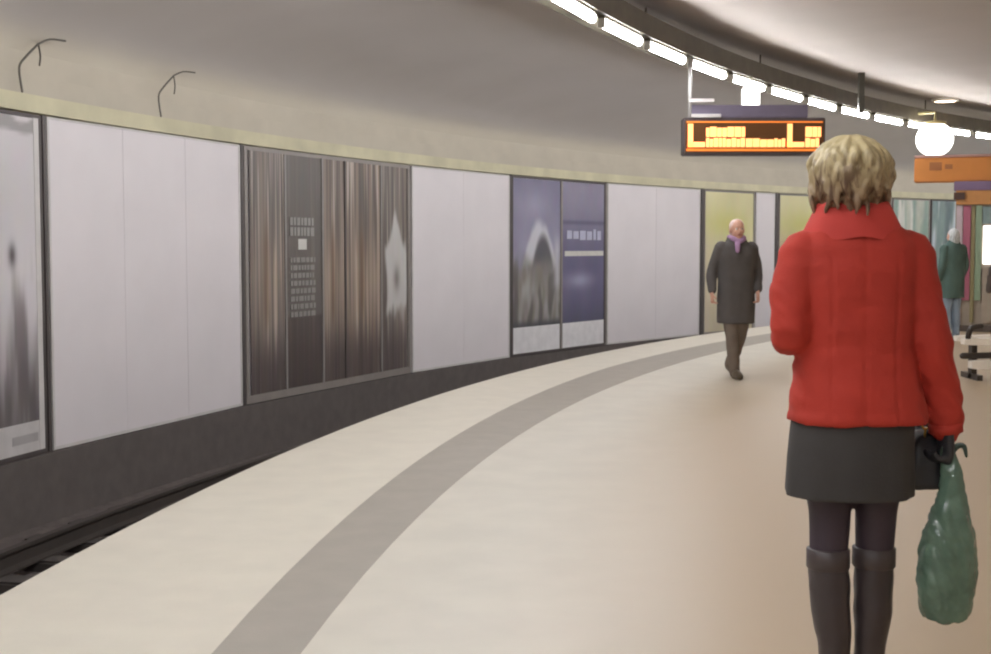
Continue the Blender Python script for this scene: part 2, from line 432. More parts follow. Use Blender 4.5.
art_sheet(t, -w/2+.04, w/2-.04, .04, H-.035, -.03, teal(9, (112, 128, 130), (140, 160, 156), (206, 214, 220)), nu=30, nv=40)
white_panel(57.5, 62, 'blank white wall panel farthest along the curve behind the kiosk', 1)

# black cables looping from the ceiling to the wall top
M_cable = mat('cable_black', (96, 92, 84), .6)
def cable(d, label, s=1):
    bm = bmesh.new()
    P = lambda dd, r, z: tuple(at(r, d+dd, z))
    tube(bm, [P(-.35, 40.34, 2.84), P(-.36, 40.36, 3.05), P(-.22, 40.36, 3.16), P(.0, 40.33, 3.30)], .009*s, 8)
    tube(bm, [P(.0, 40.33, 3.30), P(.10, 40.36, 3.20), P(.14, 40.39, 3.12)], .007*s, 8)
    tube(bm, [P(.0, 40.33, 3.30), P(.2, 40.3, 3.36), P(.5, 40.28, 3.375)], .008*s, 8)
    return tag(obj('ceiling_cable', bm, M_cable, smooth=True), label, 'cable', 'cables over the billboards')
cable(15.15, 'thin dark cable looping down over the snowy reed billboard', 1.2)
cable(18.5, 'thin dark cable looping down over the middle of the widest white panel')

# ------------------------------------------------------------------ lamp track over the platform
M_tray = mat('tray_olive', (84, 77, 62), .6, .1, var=.15)
M_tube = mat('tube_light', (246, 248, 252), .4, emit=78, var=0)
tray = thing('cable_tray', 'long curved dark cable tray carrying the tube lights under the ceiling', 'cable tray', at(35.5, 25, 3.74))
o0 = tray.location.copy()
sweep('tray_channel', [(lambda d, q=q: RT(d)+q, hz) for q, hz in ((-.06, 3.74), (.36, 3.74), (.36, 3.98), (.34, 3.98), (.34, 3.76), (-.04, 3.76), (-.04, 3.98), (-.06, 3.98))],
      -18, 74, M_tray, .8, tray, o0)
for d in (-14, -4, 6, 16, 23, 30, 42, 52, 62):
    bm = bmesh.new(); tube(bm, [at(RT(d)+.33, d, 3.75)-o0, at(RT(d)+.33, d, CEIL)-o0], .012, 8, rounded=False)
    obj('hanger_rod', bm, M_tray, tray)
o = obj('support_post', BX(-.045, .045, -.045, .045, 0, CEIL-3.6), mat('post_dark', (70, 66, 58), .5, .3))
o.location = at(34.95, 34.5, 3.6); tag(o, 'short dark post from ceiling to lamp track above the blonde woman', 'post')
M_cap = mat('tube_cap', (206, 204, 196), .4)
for i in range(-15, 22):
    d0 = 18.95+i*2.55; d1 = d0+2.15
    if d1 > 73 or d0 < -18: continue
    a, b = at(RT(d0), d0, 3.665), at(RT(d1), d1, 3.665); mid = (a+b)/2; L = (b-a).length
    t = thing('tube_light', 'lit white tube light in the row under the curved tray', 'tube light', mid, math.atan2((b-a).y, (b-a).x), 'tube lights under the cable tray')
    bm = bmesh.new(); tube(bm, [(-L/2+.05, 0, 0), (L/2-.05, 0, 0)], .042, 12, rounded=False)
    obj('diffuser', bm, M_tube, t, True)
    bm = bmesh.new(); box(bm, -L/2, L/2, -.035, .035, .045, .074)
    obj('batten', bm, M_tray, t)
    for s in (-1, 1):
        obj('end_cap', BX(s*L/2-.025-s*.025, s*L/2+.025-s*.025, -.035, .035, -.05, .047, bev=.008), M_cap, t)
TL = [o for o in bpy.data.objects if o.name.startswith('tube_light')]
TL.sort(key=lambda o: o.location.y)

# ------------------------------------------------------------------ hanging departure display
M_house = mat('display_housing', (92, 82, 84), .45, .2)
M_led = mat('led_orange', (255, 172, 104), .4, emit=1.9, var=0)
M_led2 = mat('led_orange_dim', (235, 130, 50), .4, emit=.7, var=0)
M_glass = mat('display_face', (104, 66, 34), .3)
disp = thing('departure_display', 'hanging departure display with glowing orange letters, dark housing', 'display', (3.14, 15.9, 2.55))
z = lambda py: 1.46+(245-py)*15.9/1300-2.55
x = lambda px: (px-495.5)*15.9/1300-3.14
obj('housing', BX(x(682), x(823), -.0, .22, z(156), z(119), bev=.012), M_house, disp)
obj('screen', BX(x(684), x(821), -.008, .0, z(153), z(122)), M_glass, disp)
obj('top_panel', BX(x(690), x(806), .03, .16, z(119), z(106), bev=.008), mat('violet_grey', (112, 104, 122), .5), disp)
def rail_bar(xa, xb, py): obj('bracket_bar', BX(x(xa), x(xb), -.02, .03, z(py)-.02, z(py)+.02), M_frame_l, disp)
rail_bar(687, 712, 102); rail_bar(690, 719, 117)
bm = bmesh.new(); tube(bm, [(x(688.5), .03, z(119)), (x(688.5), .03, 3.745-2.55)], .022, 10, rounded=False)
obj('hanger_rod', bm, M_frame_l, disp, True)
def led(name, rects, m):
    bm = bmesh.new()
    for a, b, c, d in rects: box(bm, x(a), x(b), -.014, -.008, z(d), z(c))
    obj(name, bm, m, disp)
def capital_l(px): return [(px, px+5, 125, 148), (px, px+17, 143, 148)]
led('letter', capital_l(686.5), M_led); led('letter', capital_l(785), M_led)
def small(pa, pb, ya, yb, seed):
    rr = random.Random(seed); p = pa; rows = []
    while p < pb-2:
        w_ = rr.choice((3.2, 4.6, 6.5)); rows.append((p, min(pb, p+w_), ya+rr.choice((0, 0, 1)), yb)); p += w_+.55
    led('letter_row', rows, M_led)
small(704.5, 743, 128, 138, 3); small(704.5, 743, 139, 148, 4); small(744, 783.5, 139.5, 148, 5); small(803, 819, 128, 138, 6); small(803, 819, 139, 148, 7)
led('screen_glow_bar', [(685, 820, 122.5, 124), (685, 820, 149.5, 152)], M_led2)

# small lit box hung from the lamp track
bxl = thing('platform_sign_box', 'small upright white lit box hanging from the tube light row', 'sign', at(RT(27.6)-.07, 27.6, 3.25))
obj('lit_case', BX(-.115, .115, -.06, .06, 0, .345, bev=.015), mat('lit_white', (255, 253, 248), .4, emit=3.0, var=0), bxl)
obj('top_bracket', BX(-.012, .012, -.012, .012, .345, .49), M_tray, bxl)

# round globe
g = thing('globe_lamp', 'round glowing white globe below the lamp track above the orange sign', 'lamp', at(34.85, 39.9, 3.07))
bm = bmesh.new(); ball(bm, (0, 0, .31), (.33, .33, .31), 32)
obj('globe', bm, mat('globe_glow', (255, 252, 244), .4, emit=4.0, var=0), g, True)
bm = bmesh.new(); loft(bm, [(0, 0, .58, .2, .2), (0, 0, .63, .2, .2), (0, 0, .645, .1, .1)], pw=2); c_, s_ = -math.cos(math.radians(39.9)), math.sin(math.radians(39.9)); tube(bm, [(0, 0, .64), (0, 0, .80), (c_*.31, s_*.31, .80)], .03, 8, rounded=False, sub=1)
obj('collar', bm, mat('brass_olive', (150, 138, 96), .4, .4), g, True)

# downlights: one above the globe, plus an added ring out of view
M_dl = mat('downlight_glow', (255, 226, 196), .4, emit=10, var=0)
M_ring = mat('downlight_ring', (226, 218, 208), .4)
def downlight(p, label, r=.15):
    t = thing('ceiling_downlight', label, 'downlight', (p.x, p.y, CEIL-.05), 0, 'warm ceiling downlights')
    bm = bmesh.new(); loft(bm, [(0, 0, .012, r, r), (0, 0, .03, r, r)], pw=2); obj('lens', bm, M_dl, t)
    bm = bmesh.new()
    bridge(bm, [[((r+a)*math.cos(2*PI*i/32), (r+a)*math.sin(2*PI*i/32), zz_) for i in range(32)] for a, zz_ in ((0, .05), (0, .0), (.04, .005), (.05, .05))], caps=False)
    obj('trim_ring', bm, M_ring, t, True)
downlight(Vector((8.62, 25.15)), 'round warm downlight in the ceiling above the white globe', .2)
for i, d in enumerate((-14, -5, 4, 13, 22, 31, 40, 49)):  # lamps added out of view to warm the right of the platform
    downlight(at(31.2, d), 'added warm downlight in the platform ceiling, unseen out to the right', .2)

# ------------------------------------------------------------------ kiosk, sign and bench at the right
ks = thing('kiosk', 'far kiosk with purple and orange fascia and a lit window', 'kiosk', ((954-495.5)*22/1300, 22.0, 0), -math.radians(19.5))
zk = lambda py: 1.46+(245-py)*22/1300
xk = lambda px: (px-954)*22/1300*1.03
obj('body', BX(0, 4.2, 0.02, 2.2, 0, zk(186)), mat('kiosk_grey', (168, 158, 146), .6), ks)
obj('fascia', BX(xk(952) , 4.25, -.08, .5, zk(191), zk(182), bev=.01), mat('fascia_violet', (132, 110, 140), .5), ks)
obj('fascia_stripe', BX(xk(954), 4.25, -.06, .02, zk(205), zk(191)), mat('fascia_orange', (205, 146, 88), .5), ks)
obj('corner_bracket', BX(xk(952), xk(962), -.1, -.06, zk(200), zk(193)), mat('bracket_brown', (84, 60, 50), .5), ks)
def stripe(name, a, b, c, d, rgb, e=0): obj(name, BX(xk(a), xk(b), -.03, .02, zk(d), zk(c), bev=.004), mat(name+str(a), rgb, .5, emit=e, var=.05), ks)
stripe('pale_banner', 955, 960.5, 206, 325, (206, 190, 196)); stripe('banner', 961, 968, 206, 300, (176, 104, 126))
stripe('post_panel', 968.5, 972, 206, 322, (150, 140, 104)); stripe('green_panel', 972.5, 978, 206, 300, (150, 172, 146))
stripe('sky_panel', 978.5, 1010, 207, 224, (140, 160, 160))
stripe('lit_window', 979.5, 1014, 226, 264, (255, 250, 246), 1.6)
stripe('counter_front', 979.5, 1014, 268, 322, (176, 164, 150))
bm = bmesh.new(); tube(bm, [(xk(986), -.06, zk(290)), (xk(988), -.06, zk(268))], .05, 10); box(bm, xk(984), xk(991), -.1, -.03, zk(283), zk(275))
obj('counter_handle', bm, mat('handle_dark', (86, 76, 72), .5), ks)
stripe('dark_plinth', 955, 1014, 325, 331, (96, 86, 80))
sg = thing('orange_sign', 'long orange sign board standing on the kiosk roof below the globe', 'sign', ((954-495.5)*22.2/1300, 22.25, zk(182)), -math.radians(19.5))
obj('board', BX((917-954)*22.3/1300*1.05, 4.1, -.12, .12, .0, .42, bev=.02), mat('sign_orange', (206, 132, 62), .5, var=.1, scale=2), sg)
obj('top_rail', BX((917-954)*22.3/1300*1.05, 4.1, -.13, .13, .42, .46), mat('sign_rail', (180, 140, 130), .5), sg)
obj('dark_mark', BX(-.42, -.22, -.125, -.12, .2, .34), mat('sign_print', (160, 100, 54), .5), sg); obj('dark_mark', BX(-.17, -.05, -.125, -.12, .22, .3), mat('sign_print', (160, 100, 54), .5), sg)

bn = thing('bench', 'pale slatted platform bench with dark legs at the right edge', 'bench', (5.9, 14.0, 0))
M_slab = mat('bench_cream', (246, 238, 226), .35)
xb = lambda px: (px-495.5)*14/1300-5.9
def slab(xl, y0, y1, z0, z1):
    bm = bmesh.new(); n = 10
    rings = []
    for i in range(n+1):
        a = i/n*PI/2; s = 1-math.cos(a)
        xx = xl+(1.25-xl)*(i/n)**1.6 if i else xl
        k = .55+.45*math.sin(a)
        zm = (z0+z1)/2; ym = (y0+y1)/2
        rings.append([(xx, ym+(yy-ym)*k, zm+(q-zm)*k) for yy, q in ((y0, z0), (y1, z0), (y1, z1), (y0, z1))])
    bridge(bm, rings); bmesh.ops.bevel(bm, geom=bm.edges[:], offset=.004, segments=1, affect='EDGES')
    obj('slat', bm, M_slab, bn)
slab(xb(966), -.05, .18, .36, .47); slab(xb(967), .21, .44, .38, .48); slab(xb(971), -.14, .10, .10, .24)
for px in (972, 1020):
    bm = bmesh.new(); box(bm, xb(px)+.05, xb(px)+.11, -.08, .42, 0, .06); box(bm, xb(px)+.05, xb(px)+.11, .1, .2, .0, .4)
    obj('leg', bm, mat('bench_steel', (74, 68, 64), .4, .5), bn)
bm = bmesh.new(); tube(bm, [(xb(970), .02, .46), (xb(972), .0, .56), (xb(982), .0, .585)], .03, 10)
obj('armrest', bm, mat('bench_steel', (74, 68, 64), .4, .5), bn, True)
bm = bmesh.new(); tube(bm, [(xb(966), .05, .26), (xb(1020), .05, .27)], .035, 10)
obj('stretcher', bm, mat('bench_steel', (74, 68, 64), .4, .5), bn, True)

# ------------------------------------------------------------------ people
def V3(*a): return Vector(a)
def hand(bm, wrist, d, n, side, s=1.0, curl=.6, fat=1.0):
    """palm, four unequal bent fingers and a thumb leaving the side of the palm"""
    w = Vector(wrist); d = Vector(d).normalized(); n = Vector(n); n = (n-d*n.dot(d)).normalized()
    side = Vector(side); side = (side-d*side.dot(d)-n*side.dot(n)).normalized()
    tube(bm, [w-d*.02*s, w+d*.03*s, w+d*.085*s], [.030*s*fat, .040*s*fat, .040*s*fat], 14, flat=.45, up=side, sub=2)
    for off, ln in ((.029, .068), (.010, .078), (-.010, .072), (-.029, .056)):
        p = w+d*.080*s+side*off*s; pts = [p]; a = 0
        for seg, turn in ((.46, 30), (.30, 48), (.24, 34)):
            a += math.radians(turn)*curl
            p = p+(d*math.cos(a)+n*math.sin(a))*(ln*seg*s); pts.append(p)
        tube(bm, pts, [.0092*s*fat, .0088*s*fat, .0080*s*fat, .0070*s*fat], 10, sub=2)
    b = w+d*.025*s+side*.030*s; e = (side*.65+d*.65+n*.25*max(.3, curl)).normalized()
    c = b+e*.040*s; f = (e*.4+d*.7+n*.6*curl).normalized()
    tube(bm, [b, c, c+f*.032*s], [.012*s*fat, .0105*s*fat, .0085*s*fat], 10, sub=2)
def head(bm, c, s=1.0, tilt=0.0):
    c = Vector(c)
    ball(bm, c+V3(0, -.008, .025)*s, (.076*s, .096*s, .092*s), 24)
    ball(bm, c+V3(0, .022, -.035)*s, (.060*s, .070*s, .080*s), 20)
    ball(bm, c+V3(0, .066, -.095)*s, (.024*s, .020*s, .018*s), 12)          # chin
    tube(bm, [c+V3(0, .088, .018)*s, c+V3(0, .108, -.020)*s], [.009*s, .014*s], 10)  # nose
    for q in (-1, 1):
        ball(bm, c+V3(q*.078, -.005, -.005)*s, (.010*s, .020*s, .030*s), 12)
        ball(bm, c+V3(q*.035, .072, -.02)*s, (.022*s, .018*s, .022*s), 12)   # cheek
    ball(bm, c+V3(0, .082, .036)*s, (.045*s, .010*s, .010*s), 12)            # brow
def face(parent, c, s=1.0):
    c = Vector(c)
    for q in (-1, 1):
        bm = bmesh.new(); ball(bm, c+V3(q*.031, .0765, .010)*s, .0112*s, 14)
        e = obj('eye', bm, mat('eye_white', (226, 222, 216), .2), parent, True)
        bm = bmesh.new(); ball(bm, c+V3(q*.031, .0855, .010)*s, (.0056*s, .004*s, .0062*s), 10)
        obj('iris', bm, mat('iris_dark', (60, 52, 46), .2), e, True)
    bm = bmesh.new(); ball(bm, c+V3(0, .088, -.056)*s, (.024*s, .008*s, .007*s), 12)
    obj('mouth', bm, mat('lips', (168, 100, 92), .5), parent, True)
def figure(root, J, skin, voxel):
    bm = bmesh.new()
    loft(bm, J['torso'], 24); head(bm, J['head'], J.get('hs', 1))
    h = Vector(J['head']); tube(bm, [(h.x, h.y-.02, J['torso'][-1][2]-.05), (h.x, h.y-.012, h.z-.03)], [.058, .052], 16)
    for a in J['arms']:
        tube(bm, a['p'], [.040, .042, .036, .027] if len(a['p']) == 4 else [.048, .040, .028], 14)
        hand(bm, a['p'][-1], *a['hand'][:3], s=J.get('hand_s', 1), curl=a['hand'][3])
    for l in J['legs']:
        tube(bm, l['p'], l['r'], 16)
        tube(bm, [l['p'][-1]+V3(0, 0, -.02), V3(*l['toe'])+V3(0, 0, -.004)], [l['r'][-1]*.85, .022], 12)
    me = fuse(bm, voxel); return link('body', me, skin, root)
def garment(name, root, m, parts, voxel, it=4, disp=None):
    bm = bmesh.new()
    for f, a in parts: f(bm, *a)
    return link(name, fuse(bm, voxel, it, .5, disp), m, root)
def wrinkle(k, a): return lambda co: a*noise.noise(Vector((co.x*k, co.y*k, co.z*k*.7)))

M_skin = mat('skin', (206, 158, 136), .5, var=.04)
# --- woman in the red jacket, walking away
wm = thing('person', 'woman in a red jacket and black skirt walking away, seen from behind', 'person', (.972, 3.51, 0))
armR = [V3(.140, 0, 1.430), V3(.170, -.012, 1.32), V3(.203, -.015, 1.19), V3(.258, .02, .975)]
armL = [V3(-.140, 0, 1.430), V3(-.174, -.025, 1.33), V3(-.184, -.045, 1.218), V3(-.115, .19, 1.245)]
legL = [V3(-.078, 0, .92), V3(-.060, 0, .74), V3(-.062, .0, .57), V3(-.054, -.012, .46), V3(-.046, -.018, .34), V3(-.044, -.02, .13)]
legR = [V3(.075, 0, .92), V3(.070, .01, .74), V3(.069, .02, .57), V3(.064, .012, .46), V3(.057, .005, .34), V3(.054, .0, .13)]
rl = [.076, .052, .044, .043, .033, .029]
tor = [(0, 0, .88, .14, .10), (0, 0, 1.0, .15, .105), (0, 0, 1.18, .125, .09), (0, 0, 1.36, .145, .095), (0, 0, 1.45, .145, .075), (0, 0, 1.52, .06, .05)]
hc = V3(-.018, .012, 1.635)
hR = ((.03, .05, -1), (-1, 0, .0), (0, 1, 0), 1.35); hL = ((.35, .9, .1), (.9, -.35, 0), (0, 0, 1), .8)
figure(wm, dict(torso=tor, head=hc, hs=.97, hand_s=.93, arms=[dict(p=armR, hand=hR), dict(p=armL, hand=hL)],
                legs=[dict(p=legL, r=rl, toe=(-.05, .17, .035)), dict(p=legR, r=rl, toe=(.065, .20, .035))]), M_skin, .0065)
face(wm, hc, .97)
M_tights = mat('tights', (60, 48, 58), .6, var=.1, scale=4)
garment('tights', wm, M_tights, [(tube, (p[:5], [r+.005 for r in rl[:5]], 18)) for p in (legL, legR)], .008)
M_boot = mat('boot_leather', (62, 53, 54), .38, var=.14, scale=8, bump=.15, bscale=30)
for p, sx, ty in ((legL, -.05, .17), (legR, .065, .20)):
    rb = [.055, .053, .042, .037]
    q = [p[2]+V3(0, 0, .005), p[3], p[4], p[5]]
    b0 = p[5]
    bt = garment('boot', wm, M_boot, [(tube, (q, rb, 20)), (tube, ([b0+V3(0, -.01, -.02), b0+V3((sx-b0.x)*.5, .085, -.050), V3(sx, ty+.015, .036)], [.040, .043, .031], 16))], .008, 4, wrinkle(22, .005))
    bm = bmesh.new(); box(bm, b0.x-.024, b0.x+.024, b0.y-.04, b0.y+.012, 0, .085, bev=.006); obj('heel', bm, mat('heel_black', (40, 36, 36), .4), bt)
    bm = bmesh.new(); tube(bm, [V3(b0.x, b0.y+.06, .030), V3(sx, ty+.02, .010)], [.036, .034], 14, flat=.28, up=(1, 0, 0)); obj('sole', bm, mat('heel_black', (40, 36, 36), .4), bt)
    bm = bmesh.new(); n = 28; c = q[0]+V3(0, 0, .052)
    rings = [[(c.x+(.0545+a)*math.cos(2*PI*i/n), c.y+(.0545+a)*math.sin(2*PI*i/n), c.z+zz_) for i in range(n)] for a, zz_ in ((-.012, -.0), (-.004, .008), (.004, .004), (.004, -.045), (.0, -.05))]
    bridge(bm, rings, caps=False); obj('cuff', bm, mat('boot_cuff', (70, 60, 60), .45), bt, True)
M_skirt = mat('skirt_black', (58, 55, 54), .8, var=.1, scale=10, bump=.1, bscale=120)
sk = lambda t, z_: .022*math.sin(t*9+z_*4)*max(0, (1.0-z_)/.22)
garment('skirt', wm, M_skirt, [(loft, ([(0, 0, 1.04, .155, .115), (-.004, 0, .97, .164, .122), (-.008, 0, .88, .169, .13), (-.010, 0, .782, .171, .136)], 64, 2.3, True, sk))], .007, 2)
M_red = mat('red_wool', (172, 49, 35), .8, var=.10, scale=5, bump=.12, bscale=160, sheen=.0)
def jdisp(co):
    d = .006*noise.noise(co*8)+.004*noise.noise(Vector((co.x*14, co.y*14, co.z*26)))
    if abs(co.x) > .15 and co.z < 1.36: d += .006*noise.noise(Vector((co.x*10, co.y*14, co.z*34+co.x*40)))
    if co.y < 0: d -= .004*math.exp(-(co.x/.004)**2)*(1 if co.z < 1.5 else 0)
    if co.y < 0 and co.z < 1.44:
        for q in (-1, 1): d -= .003*math.exp(-((co.x-q*(.085+.06*(co.z-1.19)**2))/.0045)**2)
    d += .003*math.exp(-((co.z-1.0)/.012)**2)
    return d
jk = garment('jacket', wm, M_red, [
    (loft, ([(.012, 0, .982, .190, .135), (.008, 0, 1.03, .181, .130), (0, 0, 1.10, .168, .118), (0, 0, 1.19, .152, .106), (0, 0, 1.30, .160, .112),
             (0, 0, 1.39, .172, .113), (0, 0, 1.45, .170, .100), (0, 0, 1.495, .138, .082), (-.004, 0, 1.53, .082, .07), (-.006, 0, 1.555, .066, .062)], 40, 2.4)),
    (tube, (armR[:3]+[V3(.244, .012, 1.06), V3(.259, .019, .958)], [.072, .061, .055, .050, .044], 20)),
    (tube, (armL[:3]+[V3(-.150, .07, 1.232), V3(-.122, .165, 1.245)], [.072, .060, .053, .050, .044], 20))], .0075, 4, jdisp)
bm = bmesh.new(); n = 40
rings = []
for z_, rx, ry, dz in ((1.478, .142, .098, .0), (1.515, .126, .094, 0), (1.55, .108, .088, .0), (1.572, .096, .080, 0), (1.570, .085, .070, 0), (1.54, .070, .062, 0), (1.50, .06, .056, 0)):
    rings.append([(-.008+rx*math.cos(2*PI*i/n), ry*math.sin(2*PI*i/n)+.004, z_-.03*max(0, math.sin(2*PI*i/n))+.004*math.sin(i*1.1)) for i in range(n)])
bridge(bm, rings, caps=False)
obj('collar', bm, mat('red_collar', (192, 62, 54), .8, var=.08, bump=.1, bscale=160), jk, True)
for p0, p1, r in ((V3(.2565, .0185, .975), V3(.2595, .0195, .950), .046),):
    bm = bmesh.new(); tube(bm, [p0, p1], [r, r], 24, rounded=False); obj('cuff', bm, M_red, jk, True)
bm = bmesh.new(); hand(bm, armR[-1], *hR[:3], s=.95, curl=1.35, fat=1.18)
tube(bm, [armR[-1]+V3(-.001, -.002, .02), armR[-1]+V3(0, .002, -.02)], [.034, .031], 14, rounded=False)
link('glove', fuse(bm, .005, 2), mat('glove_black', (44, 44, 48), .5), wm)
def hair_mat(name, lo, hi, z0, z1, dark):
    m = bpy.data.materials.new(name); m.use_nodes = True; nt = m.node_tree; N = nt.nodes; L = nt.links
    b = N['Principled BSDF']; b.inputs['Roughness'].default_value = .5
    tc = N.new('ShaderNodeTexCoord'); sp = N.new('ShaderNodeSeparateXYZ'); L.new(tc.outputs['Object'], sp.inputs[0])
    mp = N.new('ShaderNodeMapping'); mp.inputs['Scale'].default_value = (60, 60, 12); L.new(tc.outputs['Object'], mp.inputs[0])
    nz = N.new('ShaderNodeTexNoise'); nz.inputs['Scale'].default_value = 1; nz.inputs['Detail'].default_value = 3; L.new(mp.outputs[0], nz.inputs['Vector'])
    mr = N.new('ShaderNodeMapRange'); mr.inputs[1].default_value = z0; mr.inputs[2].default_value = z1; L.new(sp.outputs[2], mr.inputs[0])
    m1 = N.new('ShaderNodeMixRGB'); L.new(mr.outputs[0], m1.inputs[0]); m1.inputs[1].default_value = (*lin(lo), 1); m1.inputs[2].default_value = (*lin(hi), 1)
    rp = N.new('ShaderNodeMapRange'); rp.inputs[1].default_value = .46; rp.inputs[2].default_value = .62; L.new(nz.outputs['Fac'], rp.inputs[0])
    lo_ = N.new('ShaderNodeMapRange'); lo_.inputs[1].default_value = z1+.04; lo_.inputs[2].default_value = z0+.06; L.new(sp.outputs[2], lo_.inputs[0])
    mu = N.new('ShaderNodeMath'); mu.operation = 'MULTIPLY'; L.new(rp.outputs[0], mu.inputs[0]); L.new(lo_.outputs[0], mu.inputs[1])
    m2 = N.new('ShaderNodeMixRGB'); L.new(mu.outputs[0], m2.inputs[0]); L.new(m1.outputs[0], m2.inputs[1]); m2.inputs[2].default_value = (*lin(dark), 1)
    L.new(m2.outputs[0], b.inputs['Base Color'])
    bp = N.new('ShaderNodeBump'); bp.inputs['Strength'].default_value = .5; bp.inputs['Distance'].default_value = .006
    L.new(nz.outputs['Fac'], bp.inputs['Height']); L.new(bp.outputs[0], b.inputs['Normal'])
    return m
for z_, y_ in ((1.41, .112), (1.30, .112), (1.19, .106), (1.08, .118)):
    bm = bmesh.new(); ball(bm, (.028, y_+.002, z_), (.013, .006, .013), 14); obj('button', bm, mat('button_dark', (70, 26, 22), .35), jk, True)
rr = random.Random(3); bm = bmesh.new()
ball(bm, hc+V3(0, -.012, .024), (.084, .100, .090), 24)
loft(bm, [(hc.x, -.022, 1.575, .066, .055), (hc.x, -.018, 1.62, .084, .076), (hc.x, -.012, 1.68, .088, .088), (hc.x, -.005, 1.72, .06, .06)], 28, 2)
for i in range(150):
    a = rr.uniform(-PI*1.22, PI*.22)                       # round the back and sides, leaving the face free
    r0 = rr.uniform(.86, 1.12); ph = rr.uniform(0, 6.3); zend = rr.uniform(1.535, 1.64); amp = rr.uniform(.06, .26); fr = rr.uniform(7, 12)
    flip = rr.uniform(-.025, .03); pts = []
    for k in range(10):
        t_ = k/9; th_ = .12+t_*1.7
        rad = math.sin(min(th_, PI/2)); wv = amp*math.sin(ph+t_*fr)*t_
        zz_ = 1.742+.006*math.sin(ph)+(zend-1.742)*(t_**1.5)
        rr_ = (.093*r0)*min(1, rad*1.08)*(1-.16*max(0, t_-.7)/.3)+flip*max(0, t_-.75)*3+.007*math.sin(ph*3+t_*fr*1.3)*t_
        pts.append(V3(hc.x+rr_*math.cos(a+wv), hc.y-.012+rr_*1.04*math.sin(a+wv), zz_))
    tube(bm, pts, [.008, .010, .011, .012, .012, .012, .011, .010, .008, .004], 8, sub=2)
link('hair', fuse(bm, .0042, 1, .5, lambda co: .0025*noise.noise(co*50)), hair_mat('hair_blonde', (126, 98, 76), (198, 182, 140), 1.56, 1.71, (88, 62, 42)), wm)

# --- black handbag and green carrier bag in her right hand
M_leather = mat('bag_leather', (46, 46, 50), .45, var=.12, bump=.15, bscale=60)
hb = thing('handbag', 'small black handbag held beside the black skirt', 'bag', (.972+.216, 3.51+.15, .786))
bm = bmesh.new(); loft(bm, [(0, 0, 0, .078, .11), (0, 0, .012, .088, .125), (0, 0, .07, .086, .125), (.004, 0, .12, .070, .115), (.008, 0, .150, .035, .105), (.008, 0, .156, .02, .09)], 40, 3.2)
link('bag_body', fuse(bm, .006, 2, .5, wrinkle(26, .006)), M_leather, hb)
for sy in (-1, 1):
    bm = bmesh.new(); tube(bm, [(.004, sy*.07, .135), (.012, sy*.065-.03, .16), (.035, sy*.03-.09, .172), (.050, -.118, .168)], .0065, 10)
    obj('handle', bm, M_leather, hb, True)
bm = bmesh.new(); n = 20
for i in range(n):
    pass
ringp = [(-.006+.009*math.cos(2*PI*i/16), -.112, .180+.011*math.sin(2*PI*i/16)) for i in range(17)]
tube(bm, ringp, .003, 8, rounded=False, sub=1); tube(bm, [(-.006, -.112, .169), (-.004, -.098, .140)], .0035, 8)
obj('gold_ring', bm, mat('gold', (196, 160, 86), .3, .9), hb, True)

gb = thing('carrier_bag', 'crinkled green plastic carrier bag hanging from her black glove', 'bag', (.972+.268, 3.51+.005, .425))
rb_ = random.Random(9)
def gw(t, z_):
    return .06*noise.noise(Vector((math.cos(t)*1.6, math.sin(t)*1.6, z_*4)))+.03*noise.noise(Vector((math.cos(t)*4, math.sin(t)*4, z_*9+4)))+.05*math.sin(t*7+z_*10)*max(0, (z_-.22)/.2)
gr = [(.0, 0, .0, .030, .02), (-.002, 0, .012, .060, .045), (-.002, 0, .05, .076, .056), (-.002, 0, .12, .082, .060), (.0, 0, .19, .080, .058), (.002, 0, .25, .070, .050), (.003, 0, .31, .053, .040), (.005, 0, .36, .036, .028), (.004, 0, .41, .026, .022), (.0, .008, .45, .020, .017), (-.006, .014, .49, .016, .012)]
RR = []
for a_, b_ in zip(gr, gr[1:]):
    for k in range(4): RR.append(tuple(p+(q-p)*k/4 for p, q in zip(a_, b_)))
RR.append(gr[-1])
bm = bmesh.new(); loft(bm, RR, 72, 2, True, gw)
def crease(co): return .012*(abs(noise.noise(Vector((co.x*19+co.z*7, co.y*22, co.z*7+3))))-.25)+.005*(abs(noise.noise(Vector((co.x*48+co.z*20, co.y*40, co.z*30))))-.2)
me = fuse(bm, .0045, 1, .4, crease)
M_gr = mat('green_plastic', (104, 130, 114), .14, var=.22, scale=14, bump=.35, bscale=30, trans=.18)
link('bag_body', me, M_gr, gb)
for sx in (-1, 1):
    bm = bmesh.new(); tube(bm, [(.0+sx*.004, .0, .47), (.002+sx*.016, .0, .488), (.004+sx*.030, -.006, .482+.006*sx), (.006+sx*.034, -.01, .462)], [.008, .009, .008, .004], 8, flat=.4)
    obj('handle', bm, mat('dark_green_plastic', (58, 76, 66), .3, trans=.1), gb, True)

